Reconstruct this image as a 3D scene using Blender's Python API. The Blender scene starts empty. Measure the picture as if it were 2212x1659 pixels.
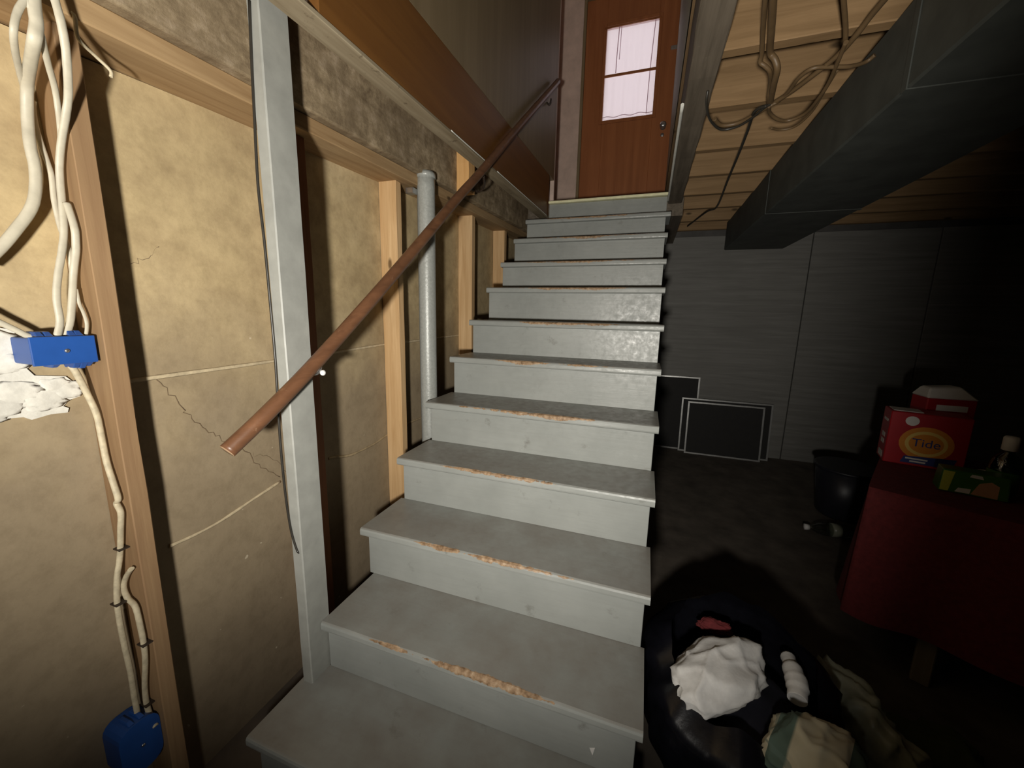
import bpy, bmesh, math, random
from mathutils import Vector, Matrix, noise
random.seed(7)
sc = bpy.context.scene
col = sc.collection

# ---------------------------------------------------------------- camera
cam_d = bpy.data.cameras.new('camera')
cam_d.sensor_fit = 'HORIZONTAL'; cam_d.sensor_width = 36.0; cam_d.lens = 13.6177
cam_d.clip_start = 0.02; cam_d.clip_end = 60
cam = bpy.data.objects.new('camera', cam_d); col.objects.link(cam)
cam_r, cam_u, cam_f = (Vector(v) for v in [(0.945086, 0.326065, 0.022234), (-0.078039, 0.159081, 0.984176), (-0.317369, 0.931866, -0.175791)])
cm = Matrix.Identity(4)
for i in range(3):
    cm[i][0], cm[i][1], cm[i][2] = cam_r[i], cam_u[i], -cam_f[i]
cm.translation = Vector((0.9391, -0.6043, 1.3631))
cam.matrix_world = cm
sc.camera = cam

# ---------------------------------------------------------------- world (pale daylight, reaches in only through the door's window)
w = bpy.data.worlds.new('world'); sc.world = w; w.use_nodes = True
w.node_tree.nodes['Background'].inputs[0].default_value = (0.98, 0.94, 0.96, 1)
w.node_tree.nodes['Background'].inputs[1].default_value = 1.25

# ---------------------------------------------------------------- the lamp behind the photographer
sd = bpy.data.lights.new('work_lamp', 'SPOT')
sd.energy = 176; sd.spot_size = math.radians(130); sd.spot_blend = 1.0; sd.shadow_soft_size = 0.042
sd.color = (1.0, 0.95, 0.86)
so = bpy.data.objects.new('work_lamp', sd); col.objects.link(so)
so.location = (0.88, -1.0, 1.20)
aim = Vector((math.sin(math.radians(-17)), math.cos(math.radians(-17)), math.tan(math.radians(16))))
so.rotation_euler = aim.to_track_quat('-Z', 'Y').to_euler()

vs = sc.view_settings
sc.display_settings.display_device = 'sRGB'
vs.view_transform = 'Standard'; vs.look = 'None'; vs.exposure = 0.0; vs.gamma = 1.0; vs.use_curve_mapping = False

# ================================================================ helpers
def tag(o, label=None, cat=None, group=None, kind=None):
    if label: o['label'] = label
    if cat: o['category'] = cat
    if group: o['group'] = group
    if kind: o['kind'] = kind
    return o

def link(name, me, mat, parent=None, smooth=False):
    o = bpy.data.objects.new(name, me); col.objects.link(o)
    if mat: me.materials.append(mat)
    if smooth:
        for p in me.polygons: p.use_smooth = True
    if parent:
        o.parent = parent
        o.matrix_parent_inverse = parent.matrix_basis.inverted()
    return o

def pyd(name, v, f, mat, parent=None, smooth=False):
    me = bpy.data.meshes.new(name); me.from_pydata([tuple(a) for a in v], [], f); me.update()
    return link(name, me, mat, parent, smooth)

def empty(name, loc):
    o = bpy.data.objects.new(name, None); o.empty_display_size = .05; col.objects.link(o); o.location = loc
    return o

BF = [(0,3,2,1),(4,5,6,7),(0,1,5,4),(1,2,6,5),(2,3,7,6),(3,0,4,7)]
def bm_hexa(bm, c, bev=0.0, seg=1):
    """c: 4 bottom corners ccw from above, then 4 top corners"""
    vs_ = [bm.verts.new(p) for p in c]
    fs = [bm.faces.new([vs_[i] for i in f]) for f in BF]
    if bev > 0:
        es = list({e for f in fs for e in f.edges})
        bmesh.ops.bevel(bm, geom=es, offset=bev, segments=seg, profile=.6, affect='EDGES')

def bm_box(bm, x0, x1, y0, y1, z0, z1, bev=0.0, seg=1):
    bm_hexa(bm, [(x0,y0,z0),(x1,y0,z0),(x1,y1,z0),(x0,y1,z0),(x0,y0,z1),(x1,y0,z1),(x1,y1,z1),(x0,y1,z1)], bev, seg)

def fin(name, bm, mat, parent=None, smooth=False):
    me = bpy.data.meshes.new(name); bm.normal_update(); bm.to_mesh(me); bm.free()
    return link(name, me, mat, parent, smooth)

def box(name, x0, x1, y0, y1, z0, z1, mat, parent=None, bev=0.0, seg=1):
    bm = bmesh.new(); bm_box(bm, x0, x1, y0, y1, z0, z1, bev, seg); return fin(name, bm, mat, parent)

def hexa(name, c, mat, parent=None, bev=0.0, seg=1):
    bm = bmesh.new(); bm_hexa(bm, c, bev, seg); return fin(name, bm, mat, parent)

def rough_bar(name, a, b, up, wdt, hgt, mat, parent=None, n=14, amp=.003, seed=0, bev=.004):
    """a sawn timber from a to b: n stations of a rounded rectangle, each station a little off"""
    a, b = Vector(a), Vector(b); d = (b - a).normalized(); up = Vector(up)
    s = d.cross(up).normalized(); t = s.cross(d).normalized()
    prof = []
    for sx, sy in ((-1,-1),(1,-1),(1,1),(-1,1)):
        for q in range(2):
            ox, oy = (bev, 0) if ((sx*sy > 0) == (q == 1)) else (0, bev)
            prof.append((sx*(wdt/2) - sx*ox, sy*(hgt/2) - sy*oy))
    vs_, fs = [], []
    for i in range(n + 1):
        c = a.lerp(b, i/n)
        for j, (px, py) in enumerate(prof):
            nz = noise.noise_vector(Vector((seed*7.3 + i*.9, j*.35, seed)))
            vs_.append(c + s*(px + nz.x*amp) + t*(py + nz.y*amp))
    m = len(prof)
    for i in range(n):
        for j in range(m):
            fs.append((i*m+j, i*m+(j+1)%m, (i+1)*m+(j+1)%m, (i+1)*m+j))
    fs.append(tuple(range(m))[::-1]); fs.append(tuple(n*m+j for j in range(m)))
    o = pyd(name, vs_, fs, mat, parent)
    bm = bmesh.new(); bm.from_mesh(o.data); bmesh.ops.recalc_face_normals(bm, faces=bm.faces); bm.to_mesh(o.data); bm.free()
    return o

def crom(P, k=6):
    P = [Vector(p) for p in P]; out = []
    for i in range(len(P) - 1):
        p0 = P[max(i-1,0)]; p1 = P[i]; p2 = P[i+1]; p3 = P[min(i+2, len(P)-1)]
        for j in range(k):
            t = j/k
            out.append(.5*((2*p1) + (p2-p0)*t + (2*p0-5*p1+4*p2-p3)*t*t + (3*p1-p0-3*p2+p3)*t**3))
    out.append(P[-1]); return out

def tube(name, P, rad, mat, parent=None, n=8, k=6, flat=1.0, wob=0.0, seed=0):
    """flat<1 squashes the section along its second axis"""
    pts = crom(P, k) if k else [Vector(p) for p in P]
    N = len(pts); vs_, fs = [], []
    prev = None
    for i, c in enumerate(pts):
        d = (pts[min(i+1,N-1)] - pts[max(i-1,0)]).normalized()
        if prev is None:
            ref = Vector((1,0,0)) if abs(d.x) < .8 else Vector((0,1,0))
            s = (ref - d*ref.dot(d)).normalized()
        else:
            s = (prev - d*prev.dot(d)).normalized()
        prev = s; t = d.cross(s)
        rr = rad[min(i*len(rad)//N, len(rad)-1)] if isinstance(rad, (list,tuple)) else rad
        if wob: rr *= 1 + wob*noise.noise(Vector((i*.5, seed*3.1, 0)))
        for j in range(n):
            a = 2*math.pi*j/n
            vs_.append(c + t*(math.cos(a)*rr) + s*(math.sin(a)*rr*flat))
    for i in range(N-1):
        for j in range(n):
            fs.append((i*n+j, i*n+(j+1)%n, (i+1)*n+(j+1)%n, (i+1)*n+j))
    fs.append(tuple(range(n))[::-1]); fs.append(tuple((N-1)*n+j for j in range(n)))
    o = pyd(name, vs_, fs, mat, parent, True)
    o.data.polygons[-1].use_smooth = False; o.data.polygons[-2].use_smooth = False
    return o

def lathe(name, prof, mat, parent=None, n=24, origin=(0,0,0), axis=(0,0,1)):
    """prof: (radius, height) pairs"""
    q = Vector((0,0,1)).rotation_difference(Vector(axis)); o_ = Vector(origin)
    vs_, fs = [], []
    for r_, h in prof:
        for j in range(n):
            a = 2*math.pi*j/n
            vs_.append(o_ + q @ Vector((math.cos(a)*r_, math.sin(a)*r_, h)))
    for i in range(len(prof)-1):
        for j in range(n):
            fs.append((i*n+j, i*n+(j+1)%n, (i+1)*n+(j+1)%n, (i+1)*n+j))
    fs.append(tuple(range(n))[::-1]); fs.append(tuple((len(prof)-1)*n+j for j in range(n)))
    return pyd(name, vs_, fs, mat, parent, True)

def slab(name, poly, n_, th, mat, parent=None):
    """polygon (3-D points, planar) pushed th along n_"""
    n_ = Vector(n_)*th; m = len(poly)
    v = [Vector(p) for p in poly] + [Vector(p)+n_ for p in poly]
    f = [tuple(range(m))[::-1], tuple(range(m, 2*m))] + [(i,(i+1)%m,m+(i+1)%m,m+i) for i in range(m)]
    o = pyd(name, v, f, mat, parent)
    bm = bmesh.new(); bm.from_mesh(o.data); bmesh.ops.recalc_face_normals(bm, faces=bm.faces); bm.to_mesh(o.data); bm.free()
    return o

# ================================================================ materials
def new_mat(name):
    m = bpy.data.materials.new(name); m.use_nodes = True
    nt = m.node_tree; b = nt.nodes['Principled BSDF']
    return m, nt, b

def tex_noise(nt, scale, detail=4, rough=.55, vec=None, dist=0.0):
    n = nt.nodes.new('ShaderNodeTexNoise'); n.inputs['Scale'].default_value = scale
    n.inputs['Detail'].default_value = detail; n.inputs['Roughness'].default_value = rough
    n.inputs['Distortion'].default_value = dist
    if vec: nt.links.new(vec, n.inputs['Vector'])
    return n.outputs['Fac']

def coords(nt, scale=(1,1,1), rnd=False):
    tc = nt.nodes.new('ShaderNodeTexCoord'); mp = nt.nodes.new('ShaderNodeMapping')
    mp.inputs['Scale'].default_value = scale
    nt.links.new(tc.outputs['Object'], mp.inputs['Vector'])
    if rnd:
        oi = nt.nodes.new('ShaderNodeObjectInfo'); mu = nt.nodes.new('ShaderNodeMath'); mu.operation = 'MULTIPLY'; mu.inputs[1].default_value = 37.0
        nt.links.new(oi.outputs['Random'], mu.inputs[0]); nt.links.new(mu.outputs[0], mp.inputs['Location'])
    return mp.outputs['Vector'], tc.outputs['Object']

def ramp(nt, fac, stops, interp='LINEAR'):
    r_ = nt.nodes.new('ShaderNodeValToRGB'); e = r_.color_ramp.elements; r_.color_ramp.interpolation = interp
    while len(e) < len(stops): e.new(.5)
    for i, (p, c) in enumerate(stops):
        e[i].position = p; e[i].color = (*c, 1) if len(c) == 3 else c
    nt.links.new(fac, r_.inputs[0]); return r_.outputs[0]

def mix(nt, fac, a, b, mode='MIX'):
    m = nt.nodes.new('ShaderNodeMix'); m.data_type = 'RGBA'; m.blend_type = mode
    for s, v in ((0, fac), (6, a), (7, b)):
        if hasattr(v, 'is_linked') or hasattr(v, 'links'): nt.links.new(v, m.inputs[s])
        else: m.inputs[s].default_value = v if s == 0 else ((*v, 1) if len(v) == 3 else v)
    return m.outputs[2]

def math_(nt, op, a, b=None, clamp=False):
    m = nt.nodes.new('ShaderNodeMath'); m.operation = op; m.use_clamp = clamp
    for i, v in enumerate((a, b)):
        if v is None: continue
        if hasattr(v, 'links'): nt.links.new(v, m.inputs[i])
        else: m.inputs[i].default_value = v
    return m.outputs[0]

def bump(nt, b, h, strength=.3, dist=.004):
    n = nt.nodes.new('ShaderNodeBump'); n.inputs['Strength'].default_value = strength; n.inputs['Distance'].default_value = dist
    nt.links.new(h, n.inputs['Height']); nt.links.new(n.outputs[0], b.inputs['Normal'])

def plain(name, c, rough=.6, metal=0.0, spec=.5, var=.12, scale=25, bmp=.15):
    m, nt, b = new_mat(name)
    v, _ = coords(nt)
    f = tex_noise(nt, scale, 4, .6, v)
    d = tuple(max(0, x*(1-var)) for x in c); l = tuple(min(1, x*(1+var)) for x in c)
    nt.links.new(ramp(nt, f, [(.3, d), (.7, l)]), b.inputs['Base Color'])
    b.inputs['Roughness'].default_value = rough; b.inputs['Metallic'].default_value = metal
    b.inputs['Specular IOR Level'].default_value = spec
    if bmp: bump(nt, b, f, bmp, .002)
    return m

def wood(name, dark, light, axis='z', scale=1.0, rough=.7, stains=None, spec=.3, knots=True, bmp=.25):
    m, nt, b = new_mat(name)
    st = {'x': (1.2, 22, 22), 'y': (22, 1.2, 22), 'z': (22, 22, 1.2)}[axis]
    v, raw = coords(nt, tuple(s*scale for s in st), rnd=True)
    g = tex_noise(nt, 1.6, 6, .62, v, .6)
    cl = ramp(nt, g, [(.28, dark), (.72, light)])
    big = tex_noise(nt, 3.0, 3, .5, raw)
    cl = mix(nt, ramp(nt, big, [(.35, (0,0,0)), (.7, (.35,.35,.35))]), cl, dark)
    if knots:
        vo = nt.nodes.new('ShaderNodeTexVoronoi'); vo.inputs['Scale'].default_value = 5.5*scale
        s2 = {'x': (.6,1.4,1.4), 'y': (1.4,.6,1.4), 'z': (1.4,1.4,.6)}[axis]
        v2, _ = coords(nt, s2, rnd=True); nt.links.new(v2, vo.inputs['Vector'])
        k = ramp(nt, vo.outputs['Distance'], [(.05, (1,1,1)), (.11, (0,0,0))])
        cl = mix(nt, k, cl, tuple(x*.38 for x in dark))
    if stains:
        sn = tex_noise(nt, stains[0], 6, .7, raw)
        cl = mix(nt, ramp(nt, sn, [(stains[2], (0,0,0)), (stains[2]+.12, (1,1,1))]), cl, stains[1])
    nt.links.new(cl, b.inputs['Base Color']); b.inputs['Roughness'].default_value = rough
    b.inputs['Specular IOR Level'].default_value = spec
    bump(nt, b, g, bmp, .003)
    return m

# tan poured concrete with stains
def concrete_mat():
    m, nt, b = new_mat('tan_concrete')
    v, raw = coords(nt)
    a = tex_noise(nt, 1.7, 5, .6, raw); c = tex_noise(nt, 9, 6, .68, raw); d = tex_noise(nt, 60, 3, .6, raw)
    cl = ramp(nt, a, [(.3, (.49,.38,.21)), (.55, (.575,.45,.255)), (.75, (.61,.50,.31))])
    cl = mix(nt, ramp(nt, c, [(.35, (.55,.55,.55)), (.6, (0,0,0))]), cl, (.34,.25,.14))
    s0 = nt.nodes.new('ShaderNodeSeparateXYZ'); nt.links.new(raw, s0.inputs[0])
    h0 = math_(nt, 'ADD', s0.outputs[2], math_(nt, 'MULTIPLY', math_(nt, 'SUBTRACT', tex_noise(nt, 2.3, 5, .6, raw), .5), .7))
    cl = mix(nt, ramp(nt, math_(nt, 'MULTIPLY', h0, .5), [(.50, (.95,.95,.95)), (.74, (0,0,0))]), cl, (.315,.25,.165))
    # damp dirt that climbs from the floor, with a ragged edge of its own
    sep = nt.nodes.new('ShaderNodeSeparateXYZ'); nt.links.new(raw, sep.inputs[0])
    hz = math_(nt, 'ADD', sep.outputs[2], math_(nt, 'MULTIPLY', math_(nt, 'SUBTRACT', a, .5), .9))
    cl = mix(nt, ramp(nt, hz, [(.25, (.6,.6,.6)), (.7, (0,0,0))]), cl, (.27,.212,.145))
    ov = tex_noise(nt, 22, 8, .72, raw)
    cl = mix(nt, .40, cl, ramp(nt, ov, [(.32, (.62,.60,.57)), (.55, (1,1,1)), (.75, (1.0,1.0,1.0))]), 'MULTIPLY')
    ov2 = tex_noise(nt, 3.2, 6, .65, raw)
    cl = mix(nt, .45, cl, ramp(nt, ov2, [(.35, (.72,.70,.68)), (.6, (1,1,1))]), 'MULTIPLY')
    sp = tex_noise(nt, 14, 8, .8, raw)
    cl = mix(nt, ramp(nt, sp, [(.70, (0,0,0)), (.74, (.7,.7,.7))]), cl, (.10,.075,.05))
    sw = tex_noise(nt, 30, 2, .5, v)
    cl = mix(nt, ramp(nt, sw, [(.76, (0,0,0)), (.79, (.6,.6,.6))]), cl, (.68,.6,.45))
    nt.links.new(cl, b.inputs['Base Color']); b.inputs['Roughness'].default_value = .9; b.inputs['Specular IOR Level'].default_value = .15
    h = math_(nt, 'ADD', math_(nt, 'MULTIPLY', c, .6), math_(nt, 'MULTIPLY', d, .25))
    bump(nt, b, h, .35, .006)
    return m

def stair_paint(name, tread):
    """grey floor paint; on a tread's worn nose (its local x axis) the wood shows"""
    m, nt, b = new_mat(name)
    tc = nt.nodes.new('ShaderNodeTexCoord'); raw = tc.outputs['Object']
    oi = nt.nodes.new('ShaderNodeObjectInfo')
    off = nt.nodes.new('ShaderNodeVectorMath'); off.operation = 'ADD'
    cb = nt.nodes.new('ShaderNodeCombineXYZ')
    nt.links.new(math_(nt, 'MULTIPLY', oi.outputs['Random'], 23.0), cb.inputs[0]); nt.links.new(math_(nt, 'MULTIPLY', oi.outputs['Random'], 11.0), cb.inputs[2])
    nt.links.new(raw, off.inputs[0]); nt.links.new(cb.outputs[0], off.inputs[1]); v = off.outputs[0]
    a = tex_noise(nt, 4, 5, .6, v); f = tex_noise(nt, 40, 4, .6, v)
    st = nt.nodes.new('ShaderNodeMapping'); st.inputs['Scale'].default_value = (3, 40, 40); nt.links.new(v, st.inputs['Vector'])
    g = tex_noise(nt, 2, 5, .6, st.outputs[0])
    cl = ramp(nt, a, [(.3, (.285,.30,.285)), (.7, (.355,.37,.352))])
    cl = mix(nt, ramp(nt, g, [(.3, (.25,.25,.25)), (.55, (0,0,0))]), cl, (.27,.275,.26))
    sm = tex_noise(nt, 11, 6, .7, v)
    cl = mix(nt, ramp(nt, sm, [(.62, (0,0,0)), (.75, (.65,.65,.65))]), cl, (.15,.145,.125))
    if tread:
        sep = nt.nodes.new('ShaderNodeSeparateXYZ'); nt.links.new(raw, sep.inputs[0])
        x, y, z = sep.outputs
        # foot traffic: browner, darker patch in the middle of the step's top
        top = ramp(nt, z, [(.0, (0,0,0)), (.001, (1,1,1))])
        zz = math_(nt, 'ADD', z, .004); top = ramp(nt, math_(nt, 'MULTIPLY', zz, 200), [(.0,(0,0,0)),(.6,(1,1,1))])
        tr = ramp(nt, tex_noise(nt, 5, 5, .62, v), [(.35, (.15,.15,.15)), (.68, (.85,.85,.85))])
        cl = mix(nt, math_(nt, 'MULTIPLY', top, tr), cl, (.225,.205,.18))
        # worn nose
        d = math_(nt, 'SQRT', math_(nt, 'ADD', math_(nt, 'MULTIPLY', y, y), math_(nt, 'MULTIPLY', z, z)))
        xm = math_(nt, 'ABSOLUTE', math_(nt, 'SUBTRACT', x, .5)); xr = ramp(nt, xm, [(.12, (1,1,1)), (.42, (0,0,0))])
        n1 = tex_noise(nt, 26, 6, .7, v)
        n2 = tex_noise(nt, 5, 3, .5, v)
        wth = math_(nt, 'MULTIPLY', math_(nt, 'MULTIPLY', math_(nt, 'ADD', math_(nt, 'MULTIPLY', math_(nt, 'SUBTRACT', n1, .13), .034), math_(nt, 'MULTIPLY', math_(nt, 'SUBTRACT', n2, .5), .045)), xr), .95)
        wear = math_(nt, 'GREATER_THAN', math_(nt, 'SUBTRACT', wth, d), .0)
        wc = ramp(nt, tex_noise(nt, 60, 4, .6, v), [(.3, (.16,.095,.05)), (.55, (.40,.27,.165)), (.75, (.56,.43,.30))])
        cl = mix(nt, wear, cl, wc)
    nt.links.new(cl, b.inputs['Base Color'])
    b.inputs['Roughness'].default_value = .42 if not tread else .45
    b.inputs['Specular IOR Level'].default_value = .5
    rr = ramp(nt, f, [(.3, (.30,.30,.30)), (.75, (.55,.55,.55))]); nt.links.new(rr, b.inputs['Roughness'])
    bump(nt, b, math_(nt, 'ADD', math_(nt, 'MULTIPLY', g, .6), math_(nt, 'MULTIPLY', f, .4)), .22, .003)
    return m

M = {}
M['concrete'] = concrete_mat()
M['tread'] = stair_paint('grey_tread_paint', True)
M['riser'] = stair_paint('grey_riser_paint', False)
M['post'] = plain('grey_post_paint', (.315,.32,.295), .5, spec=.4, var=.10, scale=18, bmp=.25)
M['pipe'] = plain('grey_pipe_paint', (.36,.375,.355), .38, metal=.1, var=.12, scale=90, bmp=.5)
M['stud_red'] = wood('reddish_stud', (.22,.13,.066), (.33,.215,.112), 'z')
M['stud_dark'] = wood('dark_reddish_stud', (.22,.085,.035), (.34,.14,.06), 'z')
M['stud'] = wood('fresh_pine', (.48,.29,.13), (.74,.52,.29), 'z')
M['pine_block'] = wood('pine_block', (.60,.33,.12), (.80,.50,.22), 'z', knots=False)
def old_timber(name, dk, md, lt):
    m, nt, b = new_mat(name); v, raw = coords(nt, (14, 1.6, 14))
    g = tex_noise(nt, 1.5, 6, .65, v, .5); a = tex_noise(nt, 16, 8, .75, raw); c = tex_noise(nt, 5, 4, .6, raw)
    cl = ramp(nt, a, [(.30, dk), (.52, md), (.72, lt)])
    cl = mix(nt, ramp(nt, c, [(.35, (.6,.6,.6)), (.6, (0,0,0))]), cl, dk)
    cl = mix(nt, ramp(nt, g, [(.30, (.5,.5,.5)), (.55, (0,0,0))]), cl, dk)
    nt.links.new(cl, b.inputs['Base Color']); b.inputs['Roughness'].default_value = .9; b.inputs['Specular IOR Level'].default_value = .15
    bump(nt, b, math_(nt, 'ADD', math_(nt, 'MULTIPLY', a, .6), math_(nt, 'MULTIPLY', g, .5)), .6, .008)
    return m
M['beam'] = old_timber('old_dark_timber', (.14,.10,.06), (.36,.28,.175), (.62,.50,.36))
M['sill'] = wood('tan_sill_plank', (.26,.16,.075), (.46,.32,.17), 'y')
M['plate'] = wood('dusty_plate', (.20,.155,.095), (.38,.32,.22), 'y', knots=False, stains=(20,(.12,.09,.055),.6))
M['fascia'] = wood('stained_fascia', (.13,.052,.013), (.20,.088,.022), 'y', .6, rough=.45, knots=False, bmp=.06, spec=.4)
M['joist'] = wood('ceiling_joist', (.19,.115,.052), (.33,.21,.105), 'x')
M['subfloor'] = wood('subfloor_board', (.16,.10,.05), (.26,.17,.09), 'y')
M['trimmer'] = wood('grey_brown_timber', (.09,.072,.052), (.20,.165,.125), 'y', stains=(14, (.30,.26,.2), .64))
M['panel'] = wood('grey_wall_panelling', (.20,.147,.08), (.275,.205,.12), 'z', .5, rough=.5, knots=False, bmp=.05)
M['door'] = wood('red_brown_door', (.29,.10,.036), (.43,.16,.06), 'z', .5, rough=.4, knots=False, bmp=.06, spec=.4)
M['plaster'] = plain('landing_plaster', (.66,.50,.42), .8, scale=9)
M['paint_green'] = plain('grey_green_wall_paint', (.40,.40,.32), .6, scale=30)
M['white_bead'] = plain('white_corner_bead', (.72,.72,.66), .5)
M['rail'] = wood('handrail_wood', (.10,.045,.022), (.20,.092,.045), 'y', .8, rough=.4, stains=(18, (.34,.21,.13), .62), knots=False, spec=.5)
M['rail_end'] = wood('handrail_end_grain', (.34,.22,.13), (.46,.32,.2), 'y', 2, knots=False)
M['blue'] = plain('blue_plastic', (.016,.075,.30), .38, var=.06, bmp=.05)
M['blue_side'] = M['blue']
M['cable'] = plain('cream_cable', (.50,.46,.36), .5, scale=40, var=.10)
M['old_cable'] = plain('aged_cream_cable', (.52,.45,.31), .6, scale=60, var=.22)
M['plaster_patch'] = plain('white_patch_plaster', (.70,.68,.61), .85, scale=35, var=.14, bmp=.8)
M['black_wire'] = plain('black_wire', (.03,.027,.022), .35)
M['brown_wire'] = plain('brown_cable', (.12,.075,.035), .5)
M['steel'] = plain('steel', (.5,.5,.5), .3, metal=.9, bmp=.05)
M['rust'] = plain('dark_iron', (.06,.045,.035), .5, metal=.5)
M['brass'] = plain('brass_strip', (.97,.90,.58), .35, metal=.0, bmp=.05)
M['floor'] = plain('dark_concrete_floor', (.12,.10,.08), .8, scale=6, var=.35, bmp=.4)
M['crack_line'] = plain('crack_brown', (.17,.12,.07), .95)
M['seam'] = plain('mortar_ridge', (.52,.43,.28), .9, scale=50, var=.2, bmp=.6)
M['seam_dark'] = plain('stained_mortar', (.34,.26,.15), .9, scale=50, var=.3, bmp=.6)
M['back_wall'] = wood('grey_painted_boarding', (.165,.16,.147), (.25,.245,.228), 'x', .9, rough=.7, knots=False, bmp=.5)
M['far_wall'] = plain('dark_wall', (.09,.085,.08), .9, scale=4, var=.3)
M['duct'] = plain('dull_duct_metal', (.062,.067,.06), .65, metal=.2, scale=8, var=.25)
M['black_plastic'] = plain('black_bag_plastic', (.006,.006,.009), .28, scale=20, var=.3, bmp=.6)
M['bucket'] = plain('dark_bucket_plastic', (.02,.02,.028), .4)
M['white_cloth'] = plain('white_cotton', (.82,.81,.79), .9, scale=60, var=.06, bmp=.4)
M['red_cloth'] = plain('dark_red_cloth', (.15,.02,.022), .9, scale=60, var=.2, bmp=.4)
M['red_card'] = plain('red_card', (.42,.010,.018), .45, var=.05, bmp=0)
M['orange'] = plain('orange_print', (.75,.28,.03), .45, var=.03, bmp=0)
M['yellow'] = plain('yellow_print', (.85,.60,.16), .45, var=.03, bmp=0)
M['navy'] = plain('navy_print', (.03,.05,.22), .45, var=.03, bmp=0)
M['white_print'] = plain('white_print', (.80,.78,.76), .5, var=.03, bmp=0)
M['green_card'] = plain('green_wrapper', (.05,.16,.02), .35, var=.12, bmp=0)
M['lime'] = plain('lime_wrapper', (.50,.52,.06), .35, var=.06, bmp=0)
M['peach'] = plain('peach_print', (.60,.33,.20), .45, var=.06, bmp=0)
M['alu'] = plain('dull_aluminium', (.42,.42,.41), .35, metal=.6)
M['mesh'] = plain('dark_screen_mesh', (.018,.017,.016), .8)
M['grey_board'] = plain('grey_board', (.13,.13,.135), .5)
M['leg'] = wood('pale_table_leg', (.26,.22,.16), (.36,.31,.23), 'z', knots=False)
M['navy_cloth'] = plain('dark_navy_cloth', (.008,.008,.016), .95)
M['olive'] = plain('olive_cloth', (.06,.075,.02), .9)
M['grey_poly'] = plain('thin_grey_green_plastic', (.28,.29,.22), .35, scale=14, var=.25, bmp=.5)

def glass_mat(name, tint=(1,1,1), gl=.08):
    m, nt, b = new_mat(name); nt.nodes.remove(b)
    t = nt.nodes.new('ShaderNodeBsdfTransparent'); t.inputs[0].default_value = (*tint, 1)
    g = nt.nodes.new('ShaderNodeBsdfGlossy'); g.inputs['Roughness'].default_value = .05
    x = nt.nodes.new('ShaderNodeMixShader'); x.inputs[0].default_value = gl
    nt.links.new(t.outputs[0], x.inputs[1]); nt.links.new(g.outputs[0], x.inputs[2])
    nt.links.new(x.outputs[0], nt.nodes['Material Output'].inputs[0]); return m
M['glass'] = glass_mat('window_glass')
M['clear'] = glass_mat('clear_plastic', (.75,.78,.75), .18)
M['green_clear'] = glass_mat('green_clear_plastic', (.20,.42,.12), .15)

def sheer(name, c, op=.75):
    m, nt, b = new_mat(name); nt.nodes.remove(b)
    t = nt.nodes.new('ShaderNodeBsdfTransparent')
    l = nt.nodes.new('ShaderNodeBsdfTranslucent'); l.inputs[0].default_value = (*c, 1)
    d = nt.nodes.new('ShaderNodeBsdfDiffuse'); d.inputs[0].default_value = (*c, 1)
    y = nt.nodes.new('ShaderNodeMixShader'); y.inputs[0].default_value = .2
    nt.links.new(l.outputs[0], y.inputs[1]); nt.links.new(d.outputs[0], y.inputs[2])
    x = nt.nodes.new('ShaderNodeMixShader'); x.inputs[0].default_value = op
    nt.links.new(t.outputs[0], x.inputs[1]); nt.links.new(y.outputs[0], x.inputs[2])
    nt.links.new(x.outputs[0], nt.nodes['Material Output'].inputs[0]); return m
M['sheer'] = sheer('pink_sheer_curtain', (.74,.60,.63), .72)
M['sheer_hem'] = sheer('pink_curtain_hem', (.50,.36,.40), .75)

def plaid():
    m, nt, b = new_mat('cream_green_plaid')
    v, raw = coords(nt); sep = nt.nodes.new('ShaderNodeSeparateXYZ'); nt.links.new(raw, sep.inputs[0])
    q = math_(nt, 'ADD', math_(nt, 'MULTIPLY', sep.outputs[0], .9), math_(nt, 'MULTIPLY', sep.outputs[1], -.5))
    s = math_(nt, 'FRACT', math_(nt, 'MULTIPLY', q, 7.0))
    cl = ramp(nt, s, [(.0, (.10,.15,.12)), (.26, (.10,.15,.12)), (.30, (.55,.50,.36)), (.8, (.60,.55,.40))])
    s2 = math_(nt, 'FRACT', math_(nt, 'MULTIPLY', sep.outputs[2], 14.0))
    cl = mix(nt, ramp(nt, s2, [(.0, (.6,.6,.6)), (.12, (.6,.6,.6)), (.15, (0,0,0))]), cl, (.13,.19,.16))
    nt.links.new(cl, b.inputs['Base Color']); b.inputs['Roughness'].default_value = .9
    return m
M['plaid'] = plaid()

# ================================================================ the setting
WX = -.22                                   # face of the foundation wall
def wtop(y): return 1.875 + .062*y          # its top runs a little uphill, like everything resting on it
def bbot(y): return 1.924 + .047*y          # underside of the old beam
def btop(y): return 2.185 + .036*y

floor = box('floor', -.6, 4.3, -3.2, 4.0, -.12, 0, M['floor']); tag(floor, 'dark stained concrete basement floor beside the stairs', kind='structure')
wl = hexa('wall_left', [(-.55,-3.2,0),(WX,-3.2,0),(WX,3.9,0),(-.55,3.9,0),(-.55,-3.2,wtop(-3.2)),(WX,-3.2,wtop(-3.2)),(WX,3.9,wtop(3.9)),(-.55,3.9,wtop(3.9))], M['concrete'])
tag(wl, 'tan poured concrete foundation wall along the left of the stairs', kind='structure')
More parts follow.
